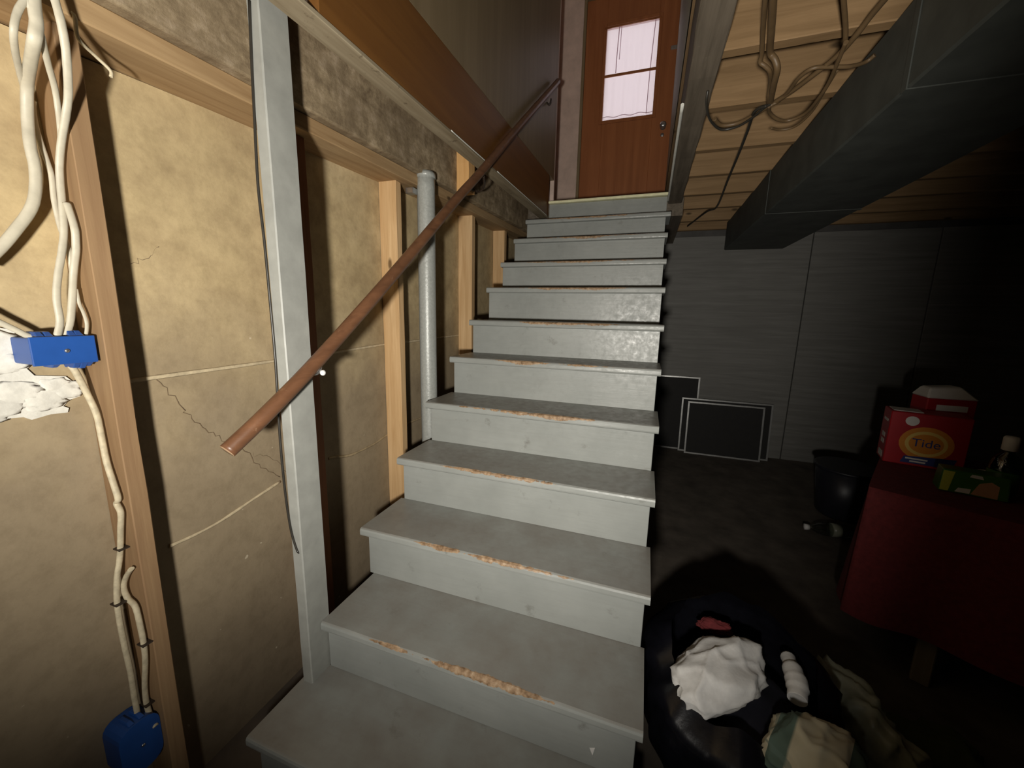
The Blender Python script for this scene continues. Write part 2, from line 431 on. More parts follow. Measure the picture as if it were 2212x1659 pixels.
# mortar ridges that stand proud of the concrete, and cracks laid on as thin brown lines
def ridge(name, pts, rad, mat, flat=.5):
    return tube(name, [(WX+.001, y, z) for y, z in pts], rad, mat, wl, n=6, k=5, flat=flat, wob=.35, seed=len(pts))
ridge('mortar_ridge', [(-.3,1.18),(0,1.188),(.166,1.191),(.344,1.195),(.645,1.203),(.925,1.213),(1.155,1.215),(1.7,1.225),(2.4,1.24)], .0055, M['seam'])
ridge('mortar_ridge', [(-.008,.735),(.06,.733),(.13,.738),(.23,.758),(.331,.777)], .005, M['seam'])
ridge('mortar_ridge', [(.55,.782),(.575,.779),(.66,.757),(.736,.754),(.83,.757),(.918,.771),(1.094,.783),(1.254,.782),(1.6,.79)], .0055, M['seam_dark'])
def crack(pts, wd, seed=0):
    rnd = random.Random(seed); P = [Vector((0,y,z)) for y, z in pts]; Q = []
    for a, b in zip(P, P[1:]):
        for j in range(5):
            p = a.lerp(b, j/5); Q.append(p + Vector((0, rnd.uniform(-1,1)*.006, rnd.uniform(-1,1)*.006)))
    Q.append(P[-1])
    return tube('crack', [(WX-.0005, q.y, q.z) for q in Q], wd, M['crack_line'], wl, n=5, k=0, flat=1, wob=.6, seed=seed)
crack([(.014,1.185),(.048,1.134),(.07,1.085),(.111,1.035),(.144,.992),(.221,.923),(.269,.851),(.332,.793)], .0015, 1)
crack([(.24,.905),(.30,.88),(.36,.80)], .0011, 2)
crack([(.0,1.46),(.03,1.48),(.06,1.51)], .0009, 3)

# back wall of the basement: painted boarding in wide sheets
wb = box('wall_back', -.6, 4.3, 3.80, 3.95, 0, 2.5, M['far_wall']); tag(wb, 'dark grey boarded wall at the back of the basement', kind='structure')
for i, (a, b) in enumerate(((1.02, 2.30), (2.308, 3.2), (3.208, 4.25))):
    box('wall_panel', a, b, 3.765, 3.80, .0, 2.16, M['back_wall'], wb, .003)
wr = box('wall_right', 4.15, 4.3, -3.2, 3.95, 0, 2.6, M['far_wall']); tag(wr, 'unlit dark wall on the right of the basement', kind='structure')
wf = box('wall_front', -.6, 4.3, -3.2, -3.05, 0, 2.6, M['far_wall']); tag(wf, 'unlit basement wall behind the photographer', kind='structure')

wp = bmesh.new()  # unseen partition, added to keep the lamp's light off the right side
bm_box(wp, 1.003, 4.2, -.78, -.70, 0, 2.43); bm_box(wp, -.22, 1.003, -.78, -.70, 2.12, 2.43); bm_box(wp, -.22, .02, -.78, -.70, 0, 2.12)
wpo = fin('wall_light_blocker', wp, M['far_wall']); tag(wpo, 'unseen partition added behind the photographer to shade the right side', kind='structure')
# ceiling: subfloor with joists below it, open over the stairs
cb = bmesh.new()
bm_box(cb, 1.0, 4.3, -3.2, 3.95, 2.43, 2.5); bm_box(cb, -.6, 1.0, -3.2, -.45, 2.43, 2.5)
ceil = fin('ceiling', cb, M['subfloor']); tag(ceil, 'brown board ceiling carried by joists above the dark right side', kind='structure')
for i, y in enumerate((-2.75,-2.35,-1.95,-1.55,-1.15,-.75,-.35,.05,.56,.945,1.31,1.735,2.115,2.50,2.87,3.30,3.68)):
    x0 = 1.085 if y > -.4 else -.05
    rough_bar('joist', (x0, y, 2.315), (4.2, y, 2.315), (0,0,1), .045, .23, M['joist'], ceil, n=10, amp=.003, seed=i)
# the stairwell above the basement ceiling
# panelled wall on the left
ws = hexa('wall_stairwell_left', [(-.02,-.45,2.324),(.118,-.45,2.324),(.118,2.77,2.466),(-.02,2.77,2.466),(-.02,-.45,4.75),(.118,-.45,4.75),(.118,2.77,4.75),(-.02,2.77,4.75)], M['panel']); tag(ws, 'grey brown panelled wall on the left of the stairwell', kind='structure')
wrs = box('wall_stairwell_right', 1.0, 1.12, -.45, 3.62, 2.44, 4.75, M['paint_green']); tag(wrs, 'grey green painted wall on the right of the stairwell', kind='structure')
wh = box('wall_stairwell_front', -.02, 1.12, -.60, -.45, 2.2, 4.75, M['panel']); tag(wh, 'wall above the foot of the stairs, over the photographer', kind='structure')
wlb = bmesh.new()
bm_box(wlb, -.30, .165, 3.62, 3.74, 2.243, 4.75); bm_box(wlb, 1.045, 1.12, 3.62, 3.74, 2.243, 4.75); bm_box(wlb, .165, 1.045, 3.62, 3.74, 4.30, 4.75)
wlo = fin('wall_landing_back', wlb, M['plaster']); tag(wlo, 'pinkish plaster wall around the door at the stair head', kind='structure')
wl2 = box('wall_landing_left', -.30, -.15, 2.77, 3.70, 2.243, 4.75, M['plaster']); tag(wl2, 'plaster wall in the recess left of the door', kind='structure')
box('reveal', -.30, .1185, 2.77, 2.79, 2.243, 4.75, M['plaster'], ws)
cs = box('ceiling_stairwell', -.35, 1.2, -.65, 3.8, 4.72, 4.85, M['plaster']); tag(cs, 'ceiling of the stairwell above the door', kind='structure')
fl = box('floor_landing', -.30, 1.12, 2.612, 3.75, 2.10, 2.243, M['trimmer']); tag(fl, 'landing floor at the head of the stairs', kind='structure')
# dark cavity between beam and upstairs wall is closed by the rim boards
box('rim_board', -.55, -.02, -.45, 2.8, 2.36, 2.46, M['subfloor'], ceil)

tr1 = hexa('trim_1', [(.128,2.563,2.233),(1.012,2.563,2.236),(1.012,2.64,2.236),(.128,2.64,2.233),(.128,2.563,2.252),(1.012,2.563,2.256),(1.012,2.64,2.258),(.128,2.64,2.254)], M['brass'], bev=.0085, seg=4)
tag(tr1, 'bright brass nosing strip on the edge of the landing', kind='structure')

# door with a curtained window
DY = 3.60
door = empty('door_1', (.60, DY, 2.25)); tag(door, 'red brown wooden door with a curtained window at the stair head', kind='structure')
db = bmesh.new(); WX0, WX1, WZ0, WZ1 = .372, .832, 3.235, 4.03
bm_box(db, .178, WX0, DY, DY+.045, 2.25, 4.28, .002); bm_box(db, WX1, 1.03, DY, DY+.045, 2.25, 4.28, .002)
bm_box(db, WX0, WX1, DY, DY+.045, 2.25, WZ0, .002); bm_box(db, WX0, WX1, DY, DY+.045, WZ1, 4.28, .002)
leaf = fin('door_leaf', db, M['door'], door)
fb = bmesh.new()
for a in ((WX0-.03,WX0,WZ0-.03,WZ1+.03),(WX1,WX1+.03,WZ0-.03,WZ1+.03),(WX0,WX1,WZ0-.03,WZ0),(WX0,WX1,WZ1,WZ1+.03)):
    bm_box(fb, a[0], a[1], DY-.012, DY+.004, a[2], a[3], .003)
fin('window_moulding', fb, M['door'], door)
box('pane', WX0, WX1, DY+.032, DY+.036, WZ0, WZ1, M['glass'], door)
box('glazing_bar', WX0, WX1, DY-.008, DY+.003, 3.607, 3.629, M['door'], door, .002)
cab = bmesh.new()
bm_box(cab, .150, .178, DY-.022, DY+.03, 2.25, 4.31, .003); bm_box(cab, 1.03, 1.058, DY-.022, DY+.03, 2.25, 4.31, .003); bm_box(cab, .150, 1.058, DY-.022, DY+.03, 4.28, 4.31, .003)
fin('door_frame', cab, M['panel'], door)
kn = lathe('knob', [(.024,0),(.026,.006),(.012,.010),(.011,.03),(.024,.04),(.030,.052),(.027,.066),(.012,.074)], M['steel'], leaf, 20, (.935, DY, 3.115), (0,-1,0)); kn['label'] = 'polished metal door knob'
lathe('keyhole_plate', [(.016,0),(.016,.004),(.012,.006)], M['steel'], leaf, 16, (.935, DY, 3.05), (0,-1,0))
ch = bmesh.new(); bm_box(ch, .948, 1.0, DY-.014, DY, 3.745, 3.775, .003); bm_box(ch, 1.0, 1.016, DY-.02, DY, 3.70, 3.745, .003)
fin('door_bolt', ch, M['steel'], leaf)

# sheer curtain behind the glass opening, on the room side
def curtain():
    t = empty('window_curtain', (.60, DY-.02, WZ0)); tag(t, 'pale pink sheer curtain over the window of the red brown door', 'curtain')
    n, mz = 60, 16; v, f = [], []
    x0, x1, z0, z1 = WX0+.001, WX1-.001, WZ0+.001, WZ1-.004
    for i in range(n+1):
        for j in range(mz+1):
            s = i/n; h = j/mz
            y = DY+.012 + .004*math.sin(s*31) + .002*math.sin(s*57+2)*(1-h)
            z = z0 + (z1-z0)*h
            if j == 0: z += .006*math.sin(s*19)
            v.append((x0 + (x1-x0)*s, y, z))
    for i in range(n):
        for j in range(mz):
            a = i*(mz+1)+j; f.append((a, a+mz+1, a+mz+2, a+1))
    dr = pyd('drape', v, f, M['sheer'], t, True)
    P = [(x0 + (x1-x0)*i/40, DY+.006, z0+.006*math.sin(i/40*19)) for i in range(41)]
    P = [(a, b, c+.030) for a, b, c in P]
    tube('lower_hem', P, .0028, M['sheer_hem'], dr, n=5, k=0)
    tube('side_hem', [(x1-.055, DY+.005, z0+.02), (x1-.048, DY+.005, (z0+z1)/2), (x1-.03, DY+.005, z1)], .0035, M['sheer_hem'], dr, n=5)
    tube('fold', [(x0+.10, DY+.005, 3.64), (x0+.102, DY+.005, 3.8), (x0+.11, DY+.005, z1)], .004, M['sheer_hem'], dr, n=5)
    tube('fold', [(x0+.125, DY+.005, 3.75), (x0+.128, DY+.005, 3.9), (x0+.13, DY+.005, z1)], .003, M['sheer_hem'], dr, n=5)
    tube('curtain_rod', [(WX0-.02, DY-.014, WZ1-.012), (WX1+.02, DY-.014, WZ1-.012)], .007, M['door'], t, n=8, k=1)
curtain()

# ================================================================ the stairs
# number: front edge y, height, left end, right end
G = 0.2334
ST = [(1,.190,-.026,1.012),(2,.3755,.022,1.008),(3,.5705,-.010,1.011),(4,.7625,-.008,1.012),(5,.954,-.011,1.014),(6,1.1455,-.006,1.013),(7,1.3305,-.007,1.018),(8,1.524,-.002,1.016),(9,1.701,-.001,1.017),(10,1.890,.006,1.018),(11,2.0685,.017,1.033),(12,2.2485,.131,1.011)]
st = empty('staircase', (.5, 1.3, 0)); tag(st, 'worn grey painted wooden staircase rising to the red brown door', 'staircase')
TH = .031
for k, z, xl, xr in ST:
    y = (k-1)*G
    if k < 12:
        bm = bmesh.new(); nb = 24
        # nose profile rounded, stations along x so that the worn edge can wander
        prof = [(.262,-TH),(.006,-TH),(.001,-TH+.004),(0,-TH+.009),(0,-.009),(.0025,-.003),(.008,0),(.262,0)]
        rows = []
        for i in range(nb+1):
            s = i/nb; x = xl + (xr-xl)*s
            wearx = max(0, 1-abs(s-.48)/.42)**.5 if 2 <= k <= 7 else .15
            row = []
            for j, (py, pz) in enumerate(prof):
                if j in (4,5,6):
                    q = noise.noise(Vector((x*9, k*3.7, j*.2)))*.0028*wearx + .002*wearx
                    row.append(bm.verts.new((x, py + (q if j != 6 else q*1.4), pz - q*(.7 if j != 6 else .25))))
                else: row.append(bm.verts.new((x, py, pz)))
            rows.append(row)
        m_ = len(prof)
        for i in range(nb):
            for j in range(m_):
                bm.faces.new((rows[i][j], rows[i+1][j], rows[i+1][(j+1)%m_], rows[i][(j+1)%m_]))
        bm.faces.new(rows[0][::-1]); bm.faces.new(rows[-1])
        bmesh.ops.recalc_face_normals(bm, faces=bm.faces)
        me = bpy.data.meshes.new('tread'); bm.to_mesh(me); bm.free()
        o = bpy.data.objects.new('tread', me); col.objects.link(o); me.materials.append(M['tread'])
        o.location = (0, y, z); o.parent = st; o.matrix_parent_inverse = st.matrix_basis.inverted()
    zb = 0 if k == 1 else ST[k-2][1]
    rx0 = .006 if k not in (1, 2, 12) else ({1: -.012, 2: .024, 12: .131}[k])
    if k == 11: rx0 = .022
    rx1 = min(xr - .014, 1.003) if k < 12 else 1.008
    o = box('riser', rx0, rx1, y+.026, y+.044, zb, z - (TH if k < 12 else .016), M['riser'], st, .0015)
# sawtooth stringers under the steps
for sx in (.03, .955):
    P = [(0,.03,0)]
    for k, z, xl, xr in ST[:-1]:
        P.append((0, (k-1)*G+.045, z-TH-.001)); P.append((0, k*G+.045, z-TH-.001))
    P.append((0, 11*G+.045, 1.80)); P.append((0, .40, 0))
    slab('stringer', [(sx, b, c) for a, b, c in P], (1,0,0), .036, M['trimmer'], st)
mk = slab('paper_arrow', [(0.883, 0.259, 0.248), (0.897, 0.258, 0.256), (0.892, 0.258, 0.229)], (0,-1,0), .0008, M['white_print']); tag(mk, 'tiny white paper arrowhead stuck on the second riser', 'sticker')

# ================================================================ left side framing
post = rough_bar('post', (.001,.2305,.19), (.001,.2305,2.46), (0,1,0), .038, .086, M['post'], None, n=16, amp=.0012, seed=3, bev=.003)
tag(post, 'grey painted upright post standing on the lowest step', 'post')

def stud(x0, x1, y0, y1, z0, mat, label, seed):
    yc = (y0+y1)/2
    o = rough_bar('wall_stud', ((x0+x1)/2, yc, z0), ((x0+x1)/2, yc, bbot(yc)-.047), (0,1,0), x1-x0, y1-y0, mat, None, n=14, amp=.0018, seed=seed, bev=.002)
    return tag(o, label, 'stud', 'studs against the concrete wall')
stud(-.219, -.131, -.114, -.079, 0, M['stud_red'], 'reddish brown stud beside the blue junction boxes', 11)
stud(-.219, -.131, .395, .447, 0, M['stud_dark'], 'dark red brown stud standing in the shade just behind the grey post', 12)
stud(-.219, -.131, .922, .962, 0, M['stud'], 'bright knotty pine stud just left of the grey pipe', 13)
stud(-.219, -.125, 1.69, 1.735, 0, M['stud'], 'pine stud just right of the grey pipe, above the seventh step', 14)
stud(-.219, -.125, 2.27, 2.315, 0, M['stud'], 'short looking pine stud furthest up the stairs', 15)

bmz = lambda y: (bbot(y)+btop(y))/2
beam = hexa('timber_beam', [(-.30,-3.1,bbot(-3.1)),(-.05,-3.1,bbot(-3.1)),(-.05,2.75,bbot(2.75)),(-.30,2.75,bbot(2.75)),(-.30,-3.1,btop(-3.1)),(-.05,-3.1,btop(-3.1)),(-.05,2.75,btop(2.75)),(-.30,2.75,btop(2.75))], M['beam'], bev=.006, seg=2)
tag(beam, 'old dark stained timber beam lying along the top of the foundation wall', 'beam')
sill = hexa('sill_plank', [(-.40,-3.1,bbot(-3.1)-.046),(-.075,-3.1,bbot(-3.1)-.046),(-.085,2.75,bbot(2.75)-.046),(-.40,2.75,bbot(2.75)-.046),(-.40,-3.1,bbot(-3.1)),(-.075,-3.1,bbot(-3.1)),(-.085,2.75,bbot(2.75)),(-.40,2.75,bbot(2.75))], M['sill'], bev=.003)
tag(sill, 'tan sill plank squeezed between concrete wall and dark beam', 'plank')

def fz(y): return 2.072 + .028*y
fas = hexa('fascia_board', [(.085,.27,fz(.27)),(.12,.27,fz(.27)),(.12,2.61,fz(2.61)),(.085,2.61,fz(2.61)),(.085,.27,2.352),(.12,.27,2.352),(.12,2.61,2.455),(.085,2.61,2.455)], M['fascia'], bev=.002)
tag(fas, 'varnished orange brown fascia board along the left edge of the stairwell', 'board')
pl = hexa('edge_plate', [(.055,-.40,fz(-.4)-.014),(.124,-.40,fz(-.4)-.014),(.124,2.58,fz(2.58)-.014),(.055,2.58,fz(2.58)-.014),(.055,-.40,fz(-.4)-.0005),(.124,-.40,fz(-.4)-.0005),(.124,2.58,fz(2.58)-.0005),(.055,2.58,fz(2.58)-.0005)], M['plate'], bev=.002)
tag(pl, 'dusty grey batten under the varnished fascia board', 'batten')
tb = tube('paint_line', [(.1235, y, fz(y)-.002) for y in (.95,1.1,1.2,1.3,1.36)], .003, M['white_bead'], pl, n=5); tube('paint_line', [(.1235, y, fz(y)-.002) for y in (1.47,1.7,1.9,2.2,2.57)], .003, M['white_bead'], pl, n=5)

blk = rough_bar('wood_block', (-.014,1.37,1.985), (-.014,1.37,2.185), (0,1,0), .070, .075, M['pine_block'], None, n=6, amp=.0015, seed=5, bev=.002)
tag(blk, 'short pale pine block fixed on the dark beam behind the handrail', 'block')

pp = empty('grey_pipe', (-.062,1.05,0)); tag(pp, 'grey painted metal pipe standing between two pine studs', 'pipe')
pb = tube('pipe_body', [(-.062,1.06,0),(-.062,1.058,.6),(-.060,1.05,1.2),(-.058,1.05,bbot(1.05)+.012)], .040, M['pipe'], pp, n=24, k=8)
lathe('collar', [(.043,0),(.043,.018),(.040,.020)], M['pipe'], pb, 24, (-.058,1.05,bbot(1.05)-.012))
box('pipe_strap', -.125, -.085, .985, 1.02, 1.885, 1.91, M['steel'], pp, .002)

# handrail: a round pole on iron hooks
hr = empty('handrail', (.05,.25,1.2)); tag(hr, 'round dark brown wooden handrail sloping up along the stairs', 'handrail')
RP = [(0.03, 0.001, 1.033), (0.05, 0.091, 1.103), (0.065, 0.256, 1.228), (0.1, 0.567, 1.492), (0.135, 0.968, 1.836), (0.148, 1.203, 2.023), (0.155, 1.793, 2.488), (0.163, 2.584, 3.097)]
pole = tube('pole', RP, .0196, M['rail'], hr, n=18, k=8)
d0 = (Vector(RP[0])-Vector(RP[1])).normalized()
lathe('pole_end', [(.0194,0),(.0185,.0012)], M['rail_end'], pole, 18, RP[0], d0)
tube('rail_hook', [(.021,.255,1.185),(.045,.256,1.183),(.060,.257,1.190),(.065,.257,1.205)], .005, M['steel'], hr, n=8)
lathe('hook_screw', [(.008,0),(.008,.004),(.004,.006)], M['white_print'], hr, 12, (.0675,.262,1.187), (1,-.4,0))
rb = tube('rail_bracket', [(.021,1.372,2.02),(.06,1.365,1.985),(.12,1.30,1.99),(.146,1.235,2.012)], .006, M['rust'], hr, n=8)
box('bracket_plate', .0215, .026, 1.352, 1.392, 1.995, 2.05, M['rust'], rb, .002)
tube('rail_bracket', [(.119,2.45,2.90),(.14,2.45,2.88),(.150,2.45,2.92)], .006, M['rust'], hr, n=8)

# thin black wire running down the post's edge
bw = tube('post_wire', [(x-.004, .1855, z) for x, z in [(0.001, 2.076), (-0.007, 1.962), (-0.014, 1.833), (-0.022, 1.674), (-0.017, 1.539), (-0.015, 1.397), (-0.014, 1.224), (-0.02, 1.066), (-0.022, 0.956), (-0.02, 0.843), (-0.014, 0.756), (-0.006, 0.701)]] + [(.004,.186,.655),(.010,.187,.650)], .0036, M['black_wire'], None, n=6, k=4)
tag(bw, 'thin black wire stapled down the left edge of the grey post', 'wire')
tw = tube('tan_wire', [(-0.1, -0.12, 1.887), (-0.08, -0.106, 1.877), (-0.08, -0.105, 1.841), (-0.1, -0.074, 1.834), (-0.1, -0.053, 1.82), (-0.1, -0.053, 1.808)], .0032, M['old_cable'], None, n=6, k=5)
tag(tw, 'thin tan wire bent over the top of the reddish stud', 'wire')

# ================================================================ junction boxes, patch and cables
patch = slab('plaster_patch', [(WX+.0,y,z) for y,z in [(-.36,1.315),(-.222,1.318),(-.205,1.312),(-.20,1.24),(-.19,1.222),(-.146,1.214),(-.133,1.195),(-.121,1.180),(-.130,1.168),(-.148,1.163),(-.158,1.152),(-.150,1.146),(-.153,1.137),(-.178,1.139),(-.205,1.134),(-.215,1.142),(-.235,1.144),(-.26,1.137),(-.36,1.15)]], (1,0,0), .006, M['plaster_patch'], wl)
patch['label'] = 'rough white plaster patch'
def lump(y, z, s, seed):
    bm = bmesh.new(); bmesh.ops.create_icosphere(bm, subdivisions=3, radius=1)
    for v in bm.verts:
        q = 1 + .45*noise.noise(v.co*2.2 + Vector((seed*5,0,0)))
        v.co = Vector((WX+.006 + v.co.x*.0025*q, y + v.co.y*s*1.6*q, z + v.co.z*s*q))
    fin('plaster_lump', bm, M['plaster_patch'], wl, True)
for i, (y, z, s) in enumerate(((-.24,1.285,.03),(-.225,1.25,.02),(-.22,1.19,.025),(-.185,1.17,.022),(-.15,1.185,.018),(-.26,1.17,.03),(-.165,1.20,.014))): lump(y, z, s, i)

def jbox(loc, x1, y0, y1, z0, z1, label, clamps, rnd=.004):
    t = empty('junction_box', loc); tag(t, label, 'junction box', 'blue plastic junction boxes')
    if rnd > .01:
        def ring(x, e):
            P = []
            for cy_, cz_, a0 in ((y1-rnd,z1-rnd,0),(y0+rnd,z1-rnd,90),(y0+rnd,z0+rnd,180),(y1-rnd,z0+rnd,270)):
                for q in range(5):
                    a = math.radians(a0 + q*22.5); P.append((x, cy_+math.cos(a)*(rnd-e), cz_+math.sin(a)*(rnd-e)))
            return P
        slab('box_body', ring(WX+.002, .002), (1,0,0), x1-.004-WX-.002, M['blue'], t)
        cv = slab('cover', ring(x1-.004, 0), (1,0,0), .004, M['blue'], t)
    else:
        box('box_body', WX+.002, x1-.004, y0+.002, y1-.002, z0+.002, z1-.002, M['blue'], t, rnd, 3)
        cv = box('cover', x1-.004, x1, y0, y1, z0, z1, M['blue'], t, .0018, 2)
    lathe('cover_screw', [(.004,0),(.004,.0015),(.002,.0025)], M['steel'], cv, 12, (x1, (y0+y1)/2+.002, (z0+z1)/2-.001), (1,0,0))
    for (yy, zz, dz) in clamps:
        hexa('cable_clamp', [(x1-.05,yy-.006,zz),(x1-.006,yy-.006,zz),(x1-.006,yy+.006,zz),(x1-.05,yy+.006,zz),(x1-.048,yy-.004,zz+dz),(x1-.018,yy-.004,zz+dz),(x1-.018,yy+.004,zz+dz),(x1-.048,yy+.004,zz+dz)], M['blue'], t, .001)
    return t
jb1 = jbox((-.18,-.165,1.245), -.143, -.2145, -.1215, 1.247, 1.302, 'blue plastic junction box set in the white plaster patch', [(-.195,1.301,.010),(-.183,1.301,.010),(-.150,1.301,.011),(-.140,1.301,.011),(-.18,1.248,-.008),(-.150,1.248,-.012),(-.140,1.248,-.014),(-.131,1.248,-.010)])
jb2 = jbox((-.18,-.155,.24), -.150, -.196, -.1155, .235, .372, 'blue plastic junction box low down beside the reddish stud', [(-.165,.371,.006),(-.145,.371,.006)], .03)

def cpos(pts, xn=-.195, yn=-.128):
    return pts
def cable(P, rad, mat, label, flat=.62, staples=(), seed=0):
    o = tube('power_cable', P, rad, mat, None, n=10, k=6, flat=flat, wob=.04, seed=seed); tag(o, label, 'cable', 'cables hanging by the reddish stud')
    for q in staples:
        q = Vector(q); box('staple', q.x-.012, q.x+.012, q.y-rad-.0015, q.y+.012, q.z-.0015, q.z+.0015, M['rust'], o)
    return o
cable([(-0.036, -0.174, 1.86), (-0.036, -0.176, 1.832), (-0.036, -0.177, 1.809), (-0.039, -0.182, 1.783), (-0.094, -0.168, 1.767), (-0.151, -0.153, 1.748), (-0.17, -0.152, 1.699), (-0.17, -0.155, 1.653), (-0.17, -0.154, 1.613), (-0.17, -0.16, 1.568), (-0.17, -0.171, 1.535), (-0.17, -0.193, 1.497), (-0.17, -0.217, 1.46), (-0.17, -0.243, 1.427)], .0088, M['cable'], 'thickest cream cable, swinging out of the picture to the left', seed=1)
cable([(-0.036, -0.171, 1.861), (-0.036, -0.184, 1.842), (-0.036, -0.197, 1.814), (-0.036, -0.205, 1.783), (-0.073, -0.192, 1.769), (-0.122, -0.171, 1.759), (-0.162, -0.153, 1.749), (-0.19, -0.142, 1.738)], .0048, M['cable'], 'thin cream cable bowing out leftmost at the top', seed=2)
cable([(-0.036, -0.151, 1.877), (-0.036, -0.149, 1.861), (-0.036, -0.146, 1.835), (-0.047, -0.14, 1.801), (-0.068, -0.133, 1.765), (-0.092, -0.126, 1.737), (-0.112, -0.126, 1.703), (-0.135, -0.126, 1.668), (-0.154, -0.126, 1.629), (-0.16, -0.127, 1.593), (-0.16, -0.13, 1.544), (-0.16, -0.134, 1.502), (-0.16, -0.142, 1.463), (-0.16, -0.152, 1.423), (-0.16, -0.158, 1.393), (-0.16, -0.161, 1.366), (-0.16, -0.161, 1.339), (-0.16, -0.163, 1.323), (-0.16, -0.169, 1.302)], .0065, M['cable'], 'long cream cable dropping rightmost from the top into the upper blue box', seed=3)
cable([(-0.036, -0.186, 1.849), (-0.036, -0.18, 1.829), (-0.036, -0.174, 1.798), (-0.059, -0.162, 1.784), (-0.084, -0.149, 1.771), (-0.113, -0.133, 1.751), (-0.129, -0.126, 1.721), (-0.132, -0.126, 1.69), (-0.138, -0.126, 1.661)], .0052, M['cable'], 'cream cable slanting in behind to join the long one', seed=4)
cable([(-0.187, -0.135, 1.741), (-0.19, -0.135, 1.714), (-0.19, -0.134, 1.685), (-0.19, -0.129, 1.646), (-0.187, -0.126, 1.613), (-0.19, -0.127, 1.57), (-0.19, -0.126, 1.532), (-0.185, -0.126, 1.508), (-0.175, -0.126, 1.484), (-0.171, -0.126, 1.457), (-0.173, -0.126, 1.429)], .0048, M['cable'], 'thin cream cable crossing behind the thickest one', seed=5)
cable([(-0.152, -0.126, 1.559), (-0.144, -0.126, 1.532), (-0.14, -0.126, 1.506), (-0.145, -0.126, 1.48), (-0.15, -0.126, 1.465), (-0.165, -0.128, 1.426), (-0.165, -0.135, 1.382), (-0.165, -0.143, 1.338), (-0.165, -0.148, 1.32), (-0.165, -0.155, 1.301)], .0065, M['cable'], 'cream cable nearest the stud entering the top of the upper blue box', seed=6)
cable([(-0.165, -0.128, 1.395), (-0.165, -0.127, 1.367), (-0.158, -0.126, 1.348), (-0.153, -0.126, 1.326), (-0.162, -0.126, 1.302)], .0032, M['cable'], 'short thin white wire at the right end of the upper blue box', seed=7)
cable([(-0.17, -0.254, 1.346), (-0.17, -0.235, 1.329), (-0.17, -0.218, 1.315), (-0.17, -0.207, 1.305), (-0.17, -0.197, 1.299)], .0052, M['cable'], 'cream cable entering the left end of the upper blue box', seed=8)
HP = [(-0.178, -0.15, 1.24), (-0.178, -0.144, 1.223), (-0.178, -0.133, 1.177), (-0.173, -0.126, 1.131), (-0.169, -0.126, 1.079), (-0.166, -0.126, 1.025), (-0.155, -0.126, 0.979), (-0.146, -0.126, 0.94), (-0.155, -0.126, 0.927), (-0.145, -0.126, 0.906), (-0.156, -0.126, 0.864), (-0.17, -0.126, 0.812), (-0.178, -0.128, 0.778), (-0.178, -0.136, 0.746), (-0.178, -0.14, 0.719), (-0.178, -0.144, 0.68), (-0.178, -0.145, 0.625), (-0.178, -0.144, 0.558), (-0.178, -0.142, 0.489), (-0.178, -0.143, 0.42), (-0.178, -0.143, 0.363), (-0.178, -0.147, 0.304)]
cable(HP, .0062, M['old_cable'], 'aged cream cable joining the upper blue box to the lower one', .75, (HP[11], HP[15]), 9)
IP = [(-0.141, -0.126, 0.767), (-0.166, -0.126, 0.74), (-0.178, -0.128, 0.711), (-0.175, -0.126, 0.682), (-0.15, -0.126, 0.666), (-0.143, -0.126, 0.616), (-0.141, -0.126, 0.568), (-0.147, -0.126, 0.516), (-0.166, -0.126, 0.439), (-0.171, -0.126, 0.385), (-0.162, -0.126, 0.34), (-0.148, -0.126, 0.326)]
cable(IP, .0062, M['old_cable'], 'short aged cable hooked over the stud above the lower blue box', .75, (IP[6], IP[9]), 10)

# ================================================================ right side: trimmer, duct, ceiling cables
trm = rough_bar('trimmer_beam', (1.047,-.45,2.31), (1.062,2.75,2.31), (0,0,1), .090, .25, M['trimmer'], None, n=26, amp=.004, seed=21, bev=.004)
tag(trm, 'rough grey brown timber along the right edge of the stairwell', 'beam')
trw = tube('trim_2', [(1.003,1.2,2.187),(1.006,1.7,2.187),(1.010,2.2,2.187),(1.012,2.55,2.187)], .007, M['white_bead'], None, n=6); tag(trw, 'white painted corner bead under the timber right of the stairs', kind='structure')

dct = empty('ceiling_duct', (1.72,1.4,1.96)); tag(dct, 'long dull grey duct hanging under the joists on the right', 'duct')
for a, b in ((-1.6,-.4),(-.396,.8),(.804,2.1),(2.104,3.38)):
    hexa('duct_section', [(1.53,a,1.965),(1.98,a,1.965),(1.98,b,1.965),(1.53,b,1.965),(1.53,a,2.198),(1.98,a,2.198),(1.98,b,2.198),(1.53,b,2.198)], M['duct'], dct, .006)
for y in (-.398,.802,2.102):
    bm = bmesh.new(); bm_box(bm, 1.527, 1.53, y-.012, y+.012, 1.962, 2.198); bm_box(bm, 1.53, 1.98, y-.012, y+.012, 1.962, 1.965); fin('seam_band', bm, M['duct'], dct)

def c_wire(P, rad, label, seed=0, mat='brown_wire'):
    o = tube('ceiling_cable', P, rad, M[mat], None, n=8, k=6, wob=.05, seed=seed); return tag(o, label, 'cable', 'cables slung under the joists')
c_wire([(1.171, 0.658, 2.17), (1.187, 0.728, 2.17), (1.208, 0.821, 2.17), (1.229, 0.914, 2.17), (1.247, 0.923, 2.15), (1.259, 0.938, 2.13), (1.268, 1.001, 2.12), (1.282, 1.084, 2.12), (1.293, 1.142, 2.12)], .0095, 'thickest brown cable running down between the joists to a knot', 1)
c_wire([(1.154, 0.653, 2.17), (1.167, 0.722, 2.17), (1.186, 0.815, 2.17), (1.204, 0.896, 2.16), (1.207, 0.922, 2.15), (1.223, 0.929, 2.14), (1.243, 0.95, 2.13), (1.263, 1.029, 2.13), (1.273, 1.081, 2.12), (1.29, 1.141, 2.12)], .0065, 'brown cable alongside the thickest one with a kinked end', 2)
